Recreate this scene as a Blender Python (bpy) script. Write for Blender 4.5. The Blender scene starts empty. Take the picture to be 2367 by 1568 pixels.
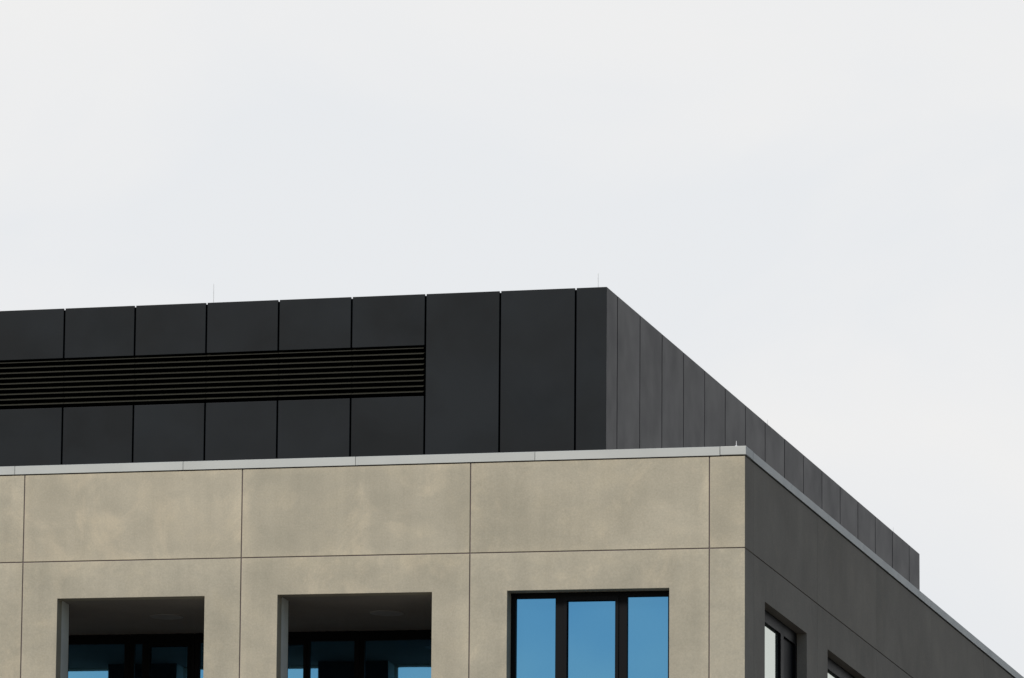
import bpy, bmesh, math, random
from mathutils import Vector, Matrix
random.seed(4)
sc = bpy.context.scene
COL = sc.collection
Z0 = 22.13            # height of the concrete panel joint above the street
R = math.radians

# ------------------------------------------------------------------ materials
def new_mat(name):
    m = bpy.data.materials.new(name); m.use_nodes = True
    nt = m.node_tree
    for n in list(nt.nodes): nt.nodes.remove(n)
    out = nt.nodes.new('ShaderNodeOutputMaterial')
    b = nt.nodes.new('ShaderNodeBsdfPrincipled')
    nt.links.new(b.outputs[0], out.inputs[0])
    return m, nt, b
def noise(nt, vec, scale, detail=4, rough=.55, dist=0):
    n = nt.nodes.new('ShaderNodeTexNoise')
    n.inputs['Scale'].default_value = scale; n.inputs['Detail'].default_value = detail
    n.inputs['Roughness'].default_value = rough; n.inputs['Distortion'].default_value = dist
    nt.links.new(vec, n.inputs['Vector']); return n.outputs['Fac']
def ramp(nt, fac, stops):
    r = nt.nodes.new('ShaderNodeValToRGB')
    e = r.color_ramp.elements
    while len(e) < len(stops): e.new(.5)
    for i, (p, c) in enumerate(stops):
        e[i].position = p; e[i].color = (*c, 1)
    nt.links.new(fac, r.inputs[0]); return r.outputs[0]
def mix(nt, fac, a, b, mode='MIX'):
    n = nt.nodes.new('ShaderNodeMix'); n.data_type = 'RGBA'; n.blend_type = mode
    if isinstance(fac, (int, float)): n.inputs[0].default_value = fac
    else: nt.links.new(fac, n.inputs[0])
    for k, s in ((6, a), (7, b)):
        if isinstance(s, tuple): n.inputs[k].default_value = (*s, 1)
        else: nt.links.new(s, n.inputs[k])
    return n.outputs[2]
def mth(nt, op, a, b=None):
    n = nt.nodes.new('ShaderNodeMath'); n.operation = op
    for k, s in enumerate((a, b)):
        if s is None: continue
        if isinstance(s, (int, float)): n.inputs[k].default_value = s
        else: nt.links.new(s, n.inputs[k])
    return n.outputs[0]
def coords(nt, rnd=True, scale=(1, 1, 1)):
    tc = nt.nodes.new('ShaderNodeTexCoord')
    mp = nt.nodes.new('ShaderNodeMapping'); mp.inputs['Scale'].default_value = scale
    nt.links.new(tc.outputs['Object'], mp.inputs['Vector'])
    if rnd:
        oi = nt.nodes.new('ShaderNodeObjectInfo')
        mu = nt.nodes.new('ShaderNodeMath'); mu.operation = 'MULTIPLY'; mu.inputs[1].default_value = 37
        nt.links.new(oi.outputs['Random'], mu.inputs[0])
        nt.links.new(mu.outputs[0], mp.inputs['Location'])
        return mp.outputs[0], oi.outputs['Random']
    return mp.outputs[0], None
def bump(nt, b, fac, strength, dist=.01):
    n = nt.nodes.new('ShaderNodeBump'); n.inputs['Strength'].default_value = strength
    n.inputs['Distance'].default_value = dist
    nt.links.new(fac, n.inputs['Height']); nt.links.new(n.outputs[0], b.inputs['Normal'])

def concrete(name, dark, mid, light, k=1.0, edges=True):
    m, nt, b = new_mat(name)
    def sw(v): return tuple(1+(x-1)*k for x in v)
    v, rnd = coords(nt)
    big = noise(nt, v, .5, 3, .5, .5)
    col = ramp(nt, big, [(.34, dark), (.50, mid), (.68, light)])
    # soft trowelled clouds
    v2, _ = coords(nt, True, (.8, 1, 1.1))
    cloud = noise(nt, v2, 1.7, 5, .6, .35)
    col = mix(nt, 1, col, ramp(nt, cloud, [(.36, sw((.93, .937, .94))), (.52, (1, 1, 1)), (.68, sw((1.07, 1.06, 1.04)))]), 'MULTIPLY')
    # pale lime bloom with torn edges
    v4, _ = coords(nt, True, (1, 1, .8))
    bloom = noise(nt, v4, 1.05, 8, .68, .9)
    bl = ramp(nt, bloom, [(.52, (0, 0, 0)), (.66, (1, 1, 1))])
    col = mix(nt, bl, col, mix(nt, 1, col, sw((1.16, 1.135, 1.11)), 'MULTIPLY'))
    if edges:    # cast panels dry paler along their edges
        tc = nt.nodes.new('ShaderNodeTexCoord'); sp = nt.nodes.new('ShaderNodeSeparateXYZ')
        nt.links.new(tc.outputs['Generated'], sp.inputs[0])
        dx = mth(nt, 'MINIMUM', sp.outputs[0], mth(nt, 'SUBTRACT', 1.0, sp.outputs[0]))
        dz = mth(nt, 'MINIMUM', sp.outputs[2], mth(nt, 'SUBTRACT', 1.0, sp.outputs[2]))
        d = mth(nt, 'MINIMUM', dx, mth(nt, 'MULTIPLY', dz, .6))
        d = mth(nt, 'ADD', d, mth(nt, 'MULTIPLY', mth(nt, 'SUBTRACT', noise(nt, v, 2.6, 6, .65), .45), .16))
        ef = ramp(nt, d, [(0, (.8, .8, .8)), (.055, (0, 0, 0))])
        col = mix(nt, ef, col, mix(nt, 1, col, (1.11, 1.10, 1.08), 'MULTIPLY'))
    # faint run marks
    v3, _ = coords(nt, True, (4, 4, .3))
    streak = noise(nt, v3, 1.2, 4, .6)
    col = mix(nt, 1, col, ramp(nt, streak, [(.35, sw((.965, .965, .965))), (.6, sw((1.02, 1.02, 1.02)))]), 'MULTIPLY')
    fine = noise(nt, v, 34, 5, .75)
    col = mix(nt, 1, col, ramp(nt, fine, [(.3, (.89, .89, .89)), (.7, (1.10, 1.10, 1.10))]), 'MULTIPLY')
    pits = noise(nt, v, 9, 2, .5)
    col = mix(nt, 1, col, ramp(nt, pits, [(.20, (.88, .88, .87)), (.27, (1, 1, 1))]), 'MULTIPLY')
    tone = ramp(nt, rnd, [(0, sw((.91, .925, .93))), (1, sw((1.04, 1.03, 1.01)))])
    col = mix(nt, 1, col, tone, 'MULTIPLY')
    nt.links.new(col, b.inputs['Base Color'])
    b.inputs['Roughness'].default_value = .92
    b.inputs['Specular IOR Level'].default_value = .2
    bump(nt, b, fine, .25, .006)
    return m
def plain(name, c, rough, metallic=0, spec=.5, var=.08, scale=.8, vr=.08):
    m, nt, b = new_mat(name)
    v, rnd = coords(nt)
    n = noise(nt, v, scale, 4, .5, .3)
    lo = tuple(x*(1-var) for x in c); hi = tuple(x*(1+var) for x in c)
    nt.links.new(ramp(nt, n, [(.35, lo), (.65, hi)]), b.inputs['Base Color'])
    n2 = noise(nt, v, scale*1.7, 3, .5)
    rr = nt.nodes.new('ShaderNodeMapRange'); rr.inputs[3].default_value = rough-vr; rr.inputs[4].default_value = rough+vr
    nt.links.new(n2, rr.inputs[0]); nt.links.new(rr.outputs[0], b.inputs['Roughness'])
    b.inputs['Metallic'].default_value = metallic
    b.inputs['Specular IOR Level'].default_value = spec
    return m
M = {}
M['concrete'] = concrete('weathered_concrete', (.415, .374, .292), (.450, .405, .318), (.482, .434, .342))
M['concrete_side'] = concrete('shaded_side_concrete', (.262, .228, .190), (.290, .252, .211), (.314, .273, .228), .5, False)  # same concrete as the front; the side's shade is put into a darker base
M['joint'] = plain('joint_sealant', (.14, .11, .11), .9)
M['clad'] = plain('charcoal_cladding', (.0082, .0105, .0130), .42, 0, .15, .30, .7, .14)
M['clad_side'] = plain('charcoal_side_cladding', (.0135, .0130, .0195), .45, 0, .13, .15, .8, .08)  # same cladding; the side's stronger sky light is put into a lighter base
M['void'] = plain('black_backing', (.002, .002, .003), .9, 0, .02)
M['louvre'] = plain('louvre_metal', (.034, .033, .025), .6, 0, .15)
M['coping'] = plain('zinc_coping', (.46, .47, .45), .5, .1, .5, .05)
M['frame'] = plain('black_window_frame', (.005, .005, .006), .5, 0, .10)
M['lining'] = plain('grey_lining', (.74, .76, .72), .8)
M['terrace_dark'] = plain('dark_terrace_matte', (.02, .02, .02), .9, 0, .1)  # near-black, for the added reflection boards and the terrace end walls
M['soffit'] = plain('terrace_soffit', (.30, .265, .23), .9)
M['lamp'] = plain('opal_lamp', (.36, .33, .30), .6)
M['rod'] = plain('galvanised_rod', (.78, .78, .79), .5, 0)
M['roof'] = plain('roof_membrane', (.16, .16, .16), .9)
M['tfloor'] = plain('terrace_floor', (.10, .09, .08), .8)
M['infill'] = plain('dark_infill_panel', (.010, .010, .012), .5, 0, .1)
m, nt, b = new_mat('solar_control_glass')
v, _ = coords(nt)
n = noise(nt, v, .5, 2, .4)
nt.links.new(ramp(nt, n, [(.3, (.100, .305, .54)), (.7, (.145, .37, .57))]), b.inputs['Base Color'])
b.inputs['Metallic'].default_value = .96; b.inputs['Roughness'].default_value = .02
bump(nt, b, noise(nt, v, 1.1, 2, .4), .10, .01)
M['glass'] = m
m, nt, b = new_mat('pale_side_glass')
v, _ = coords(nt)
nt.links.new(ramp(nt, noise(nt, v, .5, 2, .4), [(.3, (.55, .61, .53)), (.7, (.62, .68, .60))]), b.inputs['Base Color'])
b.inputs['Metallic'].default_value = .9; b.inputs['Roughness'].default_value = .05
M['glass_pale'] = m
m, nt, b = new_mat('street_ground')
v, _ = coords(nt, False)
nt.links.new(ramp(nt, noise(nt, v, .2, 6, .6), [(.3, (.07, .07, .068)), (.7, (.11, .108, .10))]), b.inputs['Base Color'])
b.inputs['Roughness'].default_value = .95
M['ground'] = m

# ------------------------------------------------------------------ mesh helpers
def F(a, z, d): return (a, d, z + Z0)          # front wall: a runs along the wall, d goes in
def S(a, z, d): return (-d, a, z + Z0)         # side wall
class MB:
    def __init__(s): s.bm = bmesh.new()
    def box(s, a0, a1, z0, z1, d0, d1, T=F):
        vs = [s.bm.verts.new(T(a, z, d)) for a in (a0, a1) for z in (z0, z1) for d in (d0, d1)]
        for f in ((0,1,3,2),(4,6,7,5),(0,4,5,1),(2,3,7,6),(0,2,6,4),(1,5,7,3)):
            s.bm.faces.new([vs[i] for i in f])
        return s
    def grid(s, As, Zs, holes, d0, d1, T=F):
        """a slab cut by rectangular openings: cells in `holes` are left out"""
        vd = {}
        def V(i, j, k):
            if (i, j, k) not in vd: vd[(i, j, k)] = s.bm.verts.new(T(As[i], Zs[j], (d0, d1)[k]))
            return vd[(i, j, k)]
        n, m_ = len(As)-1, len(Zs)-1
        full = lambda i, j: 0 <= i < n and 0 <= j < m_ and (i, j) not in holes
        for i in range(n):
            for j in range(m_):
                if not full(i, j): continue
                for k in (0, 1): s.bm.faces.new([V(i,j,k), V(i+1,j,k), V(i+1,j+1,k), V(i,j+1,k)])
                if not full(i-1, j): s.bm.faces.new([V(i,j,0), V(i,j+1,0), V(i,j+1,1), V(i,j,1)])
                if not full(i+1, j): s.bm.faces.new([V(i+1,j,0), V(i+1,j+1,0), V(i+1,j+1,1), V(i+1,j,1)])
                if not full(i, j-1): s.bm.faces.new([V(i,j,0), V(i+1,j,0), V(i+1,j,1), V(i,j,1)])
                if not full(i, j+1): s.bm.faces.new([V(i,j+1,0), V(i+1,j+1,0), V(i+1,j+1,1), V(i,j+1,1)])
        return s
    def poly(s, pts, z0, z1):
        lo = [s.bm.verts.new((x, y, z0+Z0)) for x, y in pts]; hi = [s.bm.verts.new((x, y, z1+Z0)) for x, y in pts]
        s.bm.faces.new(lo); s.bm.faces.new(hi)
        for i in range(len(pts)):
            j = (i+1) % len(pts); s.bm.faces.new([lo[i], lo[j], hi[j], hi[i]])
        return s
    def cyl(s, x, y, z0, z1, r, r1=None, n=16):
        r1 = r if r1 is None else r1
        lo = [s.bm.verts.new((x+r*math.cos(2*math.pi*i/n), y+r*math.sin(2*math.pi*i/n), z0+Z0)) for i in range(n)]
        hi = [s.bm.verts.new((x+r1*math.cos(2*math.pi*i/n), y+r1*math.sin(2*math.pi*i/n), z1+Z0)) for i in range(n)]
        s.bm.faces.new(lo); s.bm.faces.new(hi)
        for i in range(n):
            j = (i+1) % n; s.bm.faces.new([lo[i], lo[j], hi[j], hi[i]])
        return s
    def build(s, name, mat, parent=None, bevel=0, side_mat=None):
        bmesh.ops.recalc_face_normals(s.bm, faces=s.bm.faces)
        me = bpy.data.meshes.new(name); s.bm.to_mesh(me); s.bm.free()
        me.materials.append(mat)
        if side_mat:
            me.materials.append(side_mat)
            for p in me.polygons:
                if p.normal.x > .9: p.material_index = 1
        o = bpy.data.objects.new(name, me); COL.objects.link(o)
        if parent:
            o.parent = parent
        if bevel:
            bv = o.modifiers.new('bevel', 'BEVEL'); bv.width = bevel; bv.segments = 2; bv.limit_method = 'ANGLE'
        return o
def at_local(o, parent_loc):   # parts keep world coordinates baked in, their parents stand at the origin or below
    o.location = Vector((0, 0, 0)) - Vector(parent_loc)

# ------------------------------------------------------------------ ground
g = bmesh.new()
vs = [g.verts.new(p) for p in ((-3000,-3000,0),(3000,-3000,0),(3000,3000,0),(-3000,3000,0))]; g.faces.new(vs)
me = bpy.data.meshes.new('ground'); g.to_mesh(me); g.free(); me.materials.append(M['ground'])
gr = bpy.data.objects.new('ground', me); COL.objects.link(gr); gr['kind'] = 'structure'

# ------------------------------------------------------------------ the building
B = bpy.data.objects.new('office_building', None); COL.objects.link(B)
B['label'] = 'beige concrete corner building with dark recessed openings and a charcoal clad set-back roof storey'
B['category'] = 'building'

TOP, BOT = 1.498, -3.75          # panel top and storey bottom, measured from the horizontal joint
OT, OB = -.635, -3.25            # opening top and bottom
g_ = .0085                       # half a joint
seams = [-15.42, -11.73, -8.05, -4.32, -.55]
opens = [(-14.83, -12.35), (-11.13, -8.65), (-7.44, -4.925), (-3.72, -1.17)]
for i in range(4):
    a0, a1 = seams[i]+g_, seams[i+1]-g_
    MB().box(a0, a1, g_, TOP, 0, .26).build('concrete_panel', M['concrete'], B, .006)
    o0, o1 = opens[i]
    MB().grid([a0, o0, o1, a1], [BOT, OB, OT, -g_], {(1, 1)}, 0, .26).build('window_surround_panel', M['concrete'], B, .006)
# corner pieces with their return on the side face
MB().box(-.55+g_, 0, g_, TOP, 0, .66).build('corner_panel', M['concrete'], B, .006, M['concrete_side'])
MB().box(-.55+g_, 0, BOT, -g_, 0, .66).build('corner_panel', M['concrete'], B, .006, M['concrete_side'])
# side panels
ss = [.66, 5.49, 10.32, 15.15, 19.98, 24.81, 29.64, 34.47]
so = {0: (1.464, 4.657), 1: (6.293, 9.486), 2: (11.12, 14.31), 3: (15.95, 19.14)}
h = .003
for i in range(7):
    a0, a1 = ss[i]+h, ss[i+1]-h
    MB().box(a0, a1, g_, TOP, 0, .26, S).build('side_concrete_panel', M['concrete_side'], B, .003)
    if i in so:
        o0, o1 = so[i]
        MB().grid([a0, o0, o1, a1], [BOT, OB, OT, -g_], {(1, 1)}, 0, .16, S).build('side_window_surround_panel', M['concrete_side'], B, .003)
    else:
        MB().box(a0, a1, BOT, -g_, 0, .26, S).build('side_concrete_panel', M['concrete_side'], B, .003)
# backing seen in the joints (set 15 mm behind the face)
w = MB()
for s in seams: w.box(s-.012, s+.012, BOT, 1.505, .016, .24)
w.box(-15.4, -.02, -.012, .012, .014, .24)
w.box(-15.4, -.02, TOP+.001, 1.53, .03, .24)
w.build('joint_sealant', M['joint'], B)
w = MB()
for s in ss: w.box(s-.02, s+.02, BOT, 1.505, .012, .15, S)
w.box(.03, 34.4, -.012, .012, .014, .14, S)
w.box(.03, 34.4, TOP+.001, 1.53, .03, .24, S)
w.build('joint_sealant', M['joint'], B)
# structural core behind: slab over the top storey, lower storeys, roof deck
MB().box(-15.4, -.27, -.60, 1.10, .28, 34.4).build('roof_deck', M['roof'], B)
MB().box(-15.4, -.002, -Z0+.0, BOT-.02, .003, 34.4).build('lower_storeys', M['concrete'], B)

# coping on the parapet
cz0, cz1, ov, cw = 1.515, 1.66, .022, .40
cj = [-15.45, -11.90, -9.04, -6.185, -3.29, -.385]
def cope(a0, a1, T):
    w = MB(); bm = w.bm
    prof = [(-ov, cz0), (-ov, cz1-.01), (-ov+.012, cz1), (cw, cz1-.02), (cw, cz0), (cw-.02, cz0), (cw-.02, cz0+.03), (-ov+.02, cz0+.03), (-ov+.02, cz0)]
    e = [[bm.verts.new(T(a, z, d)) for d, z in prof] for a in (a0, a1)]
    bm.faces.new(e[0]); bm.faces.new(e[1])
    for i in range(len(prof)):
        j = (i+1) % len(prof); bm.faces.new([e[0][i], e[0][j], e[1][j], e[1][i]])
    return w
for i in range(5):
    cope(cj[i]+.004, cj[i+1]-.004, F).build('coping', M['coping'], B)
MB().poly([(-.381, -ov), (ov, -ov), (ov, .50), (-cw, .50), (-cw, cw), (-.381, cw)], cz0+.002, cz1).build('coping', M['coping'], B, .008)
y = .504
while y < 34.4:
    y1 = min(y+2.88, 34.42); cope(y, y1-.006, S).build('coping', M['coping'], B); y = y1

# ------------------------------------------------------------------ terrace behind the recessed openings
MB().box(-16.2, -4.02, -.62, -.605, .262, 3.9).build('terrace_ceiling', M['soffit'], B)
MB().box(-16.2, -4.02, -3.40, -3.30, .262, 3.9).build('terrace_floor', M['tfloor'], B)
for x0, x1 in ((-12.35, -11.13), (-8.65, -7.44), (-4.925, -4.03), (-15.4, -14.83)):
    q = MB().box(x0+.002, x1-.001, -3.30, -.622, .264, .67).build('pier_lining', M['lining'], B, .004)
    MB().box(x0+.004, x1-.004, -3.30, -.624, .672, .70).build('reflection_board', M['terrace_dark'], q)  # unseen dark board, added to darken what the terrace glass reflects
for x0 in (-4.02, -16.4):
    MB().box(x0, x0+.15, -3.3, -.61, .27, 3.9).build('terrace_end_wall', M['terrace_dark'], B)
for x in (-9.88, -6.18):
    l = MB().cyl(x, 2.05, -.632, -.6195, .27, .28, 32).build('ceiling_light', M['lamp'], B, .005)
# glazed screen at the back of the terrace
def glazed_unit(name, a0, a1, z0, z1, d, T, splits, fr=.07, deep=.08, glass=('glass',), sash=(), top=.08):
    """frame with one pane per light; `splits` are (left, right) edges of the mullions"""
    As = [a0, a0+fr]
    for l, r_ in splits: As += [l, r_]
    As += [a1-fr, a1]
    holes = {(i, 1) for i in range(1, len(As)-1, 2)}
    f = MB().grid(As, [z0, z0+fr, z1-top, z1], holes, d, d+deep, T).build(name, M['frame'], B, .003)
    for n_, i in enumerate(range(1, len(As)-1, 2)):
        e = .0
        if n_ in sash:
            e = .035
            MB().grid([As[i]-.02, As[i]+e, As[i+1]-e, As[i+1]+.02], [z0+fr-.02, z0+fr+e, z1-top-e-.02, z1-top+.02], {(1, 1)}, d-.018, d-.002, T).build('sash', M['frame'], f, .003)
        gm = glass[min(n_, len(glass)-1)]
        MB().box(As[i]+.001, As[i+1]-.001, z0+fr, z1-top, d+deep*.5, d+deep*.5+.02, T).build('infill_panel' if gm == 'infill' else 'pane', M[gm], f)
    return f
YB = 3.80
for (a0, a1, spl, sh) in ((-14.9, -11.03, [(-13.6, -13.4)], ()),
                          (-11.02, -9.90, [(-10.80, -10.70)], (1,)),
                          (-9.89, -7.10, [(-9.0, -8.9), (-8.0, -7.93)], (1,)),
                          (-7.09, -4.03, [(-5.7, -5.6)], ())):
    glazed_unit('terrace_window', a0, a1, -3.29, -.63, YB, F, spl, .08, .08, ('glass',), sh, .16)

# third bay: black framed three-light window
glazed_unit('window', -3.72+.001, -1.17-.001, OB+.001, OT-.001, .262, F, [(-3.015, -2.865), (-2.035, -1.885)], .075, .09, ('glass',), (1,), .085)
MB().box(-3.9, -1.0, -3.4, -.5, .40, .5).build('window_backing', M['void'], B)
# side windows
for k, (o0, o1) in so.items():
    MB().box(o0-.3, o1+.3, -3.4, -.5, .36, .5, S).build('window_backing', M['void'], B)
    glazed_unit('side_window', o0+.001, o1-.001, OB+.001, OT-.001, .162, S, [(o0+1.98, o0+2.2)], .09, .09, ('glass_pale', 'infill'), (), .20)

# ------------------------------------------------------------------ set-back roof storey
PX, PY, PT, PL = -2.86, 3.0, 5.02, 26.24      # corner, front plane, top, length of the side
LT, LB = 4.135, 3.255                         # louvre band
P = MB()
P.box(-15.4, PX-.05, 1.1, LB-.04, PY+.05, PY+PL-.05)
P.box(-15.4, PX-.05, LT+.04, PT-.02, PY+.05, PY+PL-.05)
P.box(-5.83, PX-.05, LB-.04, LT+.04, PY+.05, PY+PL-.05)
P.box(-15.4, -5.83, LB-.04, LT+.04, PY+.45, PY+PL-.05)
P = P.build('roof_storey', M['void'], B)
mod = 1.238; hg = .014
edges = [PX, PX-.505] + [PX-.505-mod*i for i in range(1, 10)]
for i in range(len(edges)-1):
    a1 = edges[i]-(hg if i else 0); a0 = edges[i+1]+hg
    j = random.uniform(-.0015, .0015)
    if i < 3:
        MB().box(a0, a1, 1.12, PT, PY+j, PY+.04).build('cladding_panel', M['clad'], P, .004)
    else:
        MB().box(a0, a1, 1.12, LB, PY+j, PY+.04).build('cladding_panel', M['clad'], P, .004)
        MB().box(a0, a1, LT, PT, PY+j, PY+.04).build('cladding_panel', M['clad'], P, .004)
        w = MB(); n = 9; p = (LT-LB-.03)/n
        for k in range(n):
            z = LB+.02+p*(k+.55)
            b0, b1 = a0-.010, a1+.010
            if i == 3: b1 = a1-.02
            # lip and sloping blade
            w.box(b0, b1, z, z+.012, PY+.020, PY+.034)
            bm = w.bm
            v = [bm.verts.new(F(a, zz, d)) for a in (b0, b1) for zz, d in ((z+.001, PY+.034), (z+.008, PY+.034), (z+.050, PY+.12), (z+.043, PY+.12))]
            for f in ((0,1,2,3),(4,7,6,5),(0,4,5,1),(1,5,6,2),(2,6,7,3),(3,7,4,0)): bm.faces.new([v[q] for q in f])
        w.build('louvre', M['louvre'], P)
# side cladding
ys = [PY+.04, PY+.77] + [PY+.77+1.6295*i for i in range(1, 16)] + [PY+PL]
for i in range(len(ys)-1):
    a0 = ys[i]+(.018 if i else .002); a1 = ys[i+1]-(.018 if i < len(ys)-2 else 0)
    j = random.uniform(0, .002)
    MB().box(a0, a1, 1.12, PT, -PX+j, -PX+.04, S).build('cladding_panel', M['clad_side'], P, .003)
MB().box(-15.4, PX-.05, PT-.30, PT-.02, PY+PL-.05, PY+PL).build('rear_cladding', M['clad'], P)

# ------------------------------------------------------------------ lightning rods
def rod(x, y, zb, top, r, label):
    e = bpy.data.objects.new('lightning_rod', None); COL.objects.link(e)
    e.location = (x, y, zb+Z0); e['label'] = label; e['category'] = 'lightning rod'
    e['group'] = 'thin lightning rods along the roof edges'
    a = MB().cyl(x, y, zb+.03, top, r, r*.6, 8).build('rod', M['rod'], e)
    c = MB().cyl(x, y, zb, zb+.03, .03, .02, 12).build('base', M['rod'], e)
    for q in (a, c): at_local(q, e.location)
zt = PT-.02
rod(-3.10, 3.42, zt, PT+.33, .007, 'thin lightning rod standing beside the top corner of the charcoal roof storey')
rod(-9.56, 3.42, zt, PT+.42, .006, 'thin lightning rod on the charcoal roof above the louvres, left in the photo')
rod(-3.12, 16.6, zt, PT+.32, .007, 'thin lightning rod halfway down the sloping side edge of the charcoal roof')
rod(-3.12, 28.0, zt, PT+.32, .007, 'thin lightning rod at the far low end of the charcoal roof side')
rod(-.16, .12, cz1, cz1+.11, .006, 'short rod on the grey coping beside the concrete corner')

# ------------------------------------------------------------------ camera (solved from the vanishing points)
W, H = 2367., 1568.
Pp = (-4229.9428, 629.7815); f = 16096.5677
cvv = lambda p: Vector((p[0]-Pp[0], -(p[1]-Pp[1]), -f))
ex = -cvv((-30000., 1916.)).normalized(); ey = cvv((6023., 4610.)).normalized(); ez = cvv((1800., -80000.)).normalized()
cd = bpy.data.cameras.new('camera'); cam = bpy.data.objects.new('camera', cd); COL.objects.link(cam)
cam.matrix_world = Matrix.Translation((24.3354, -114.9717, Z0-20.5339)) @ Matrix((ex, ey, ez)).to_4x4()
cd.sensor_fit = 'HORIZONTAL'; cd.sensor_width = 36; cd.lens = f/W*36
cd.shift_x = (W/2-Pp[0])/W; cd.shift_y = (Pp[1]-H/2)/W
cd.clip_start = 1; cd.clip_end = 8000
sc.camera = cam

# ------------------------------------------------------------------ light
SE, SA = R(38), R(205)      # elevation; compass bearing the sun stands at (clockwise from +Y)
sd = Vector((math.sin(SA)*math.cos(SE), math.cos(SA)*math.cos(SE), math.sin(SE)))
sl = bpy.data.lights.new('sun', 'SUN'); so_ = bpy.data.objects.new('sun', sl); COL.objects.link(so_)
sl.energy = 2.7; sl.angle = R(14); sl.color = (1, .955, .89)
so_.rotation_euler = sd.to_track_quat('Z', 'Y').to_euler(); so_.location = sd*80
wd = bpy.data.worlds.new('World'); sc.world = wd; wd.use_nodes = True
nt = wd.node_tree
for n in list(nt.nodes): nt.nodes.remove(n)
out = nt.nodes.new('ShaderNodeOutputWorld')
sky = nt.nodes.new('ShaderNodeTexSky'); sky.sky_type = 'NISHITA'; sky.sun_disc = False
sky.sun_elevation = SE; sky.sun_rotation = SA; sky.air_density = 1.2; sky.dust_density = .8
b1 = nt.nodes.new('ShaderNodeBackground'); b1.inputs[1].default_value = .08; nt.links.new(sky.outputs[0], b1.inputs[0])
tc = nt.nodes.new('ShaderNodeTexCoord')
mp = nt.nodes.new('ShaderNodeMapping'); mp.inputs['Scale'].default_value = (1, 1, 2.0)
mp.inputs['Location'].default_value = (.35, .1, .2)
nt.links.new(tc.outputs['Generated'], mp.inputs[0])
cl = noise(nt, mp.outputs[0], 12, 5, .5, .5)
cc = ramp(nt, cl, [(.34, (.825, .845, .87)), (.50, (.862, .868, .877)), (.66, (.885, .882, .878))])
b2 = nt.nodes.new('ShaderNodeBackground'); b2.inputs[1].default_value = .98; nt.links.new(cc, b2.inputs[0])
dp = nt.nodes.new('ShaderNodeVectorMath'); dp.operation = 'DOT_PRODUCT'
dp.inputs[1].default_value = Vector((-.05, .95, .30)).normalized()
nt.links.new(tc.outputs['Generated'], dp.inputs[0])
mr = nt.nodes.new('ShaderNodeMapRange'); mr.interpolation_type = 'SMOOTHSTEP'
mr.inputs[1].default_value = .45; mr.inputs[2].default_value = .88  # cloud bank shaped narrow so less sky light reaches the side face
nt.links.new(dp.outputs['Value'], mr.inputs[0])
mx = nt.nodes.new('ShaderNodeMixShader')
nt.links.new(mr.outputs[0], mx.inputs[0]); nt.links.new(b1.outputs[0], mx.inputs[1]); nt.links.new(b2.outputs[0], mx.inputs[2])
nt.links.new(mx.outputs[0], out.inputs[0])
sc.view_settings.view_transform = 'Standard'; sc.view_settings.look = 'None'; sc.view_settings.exposure = 0
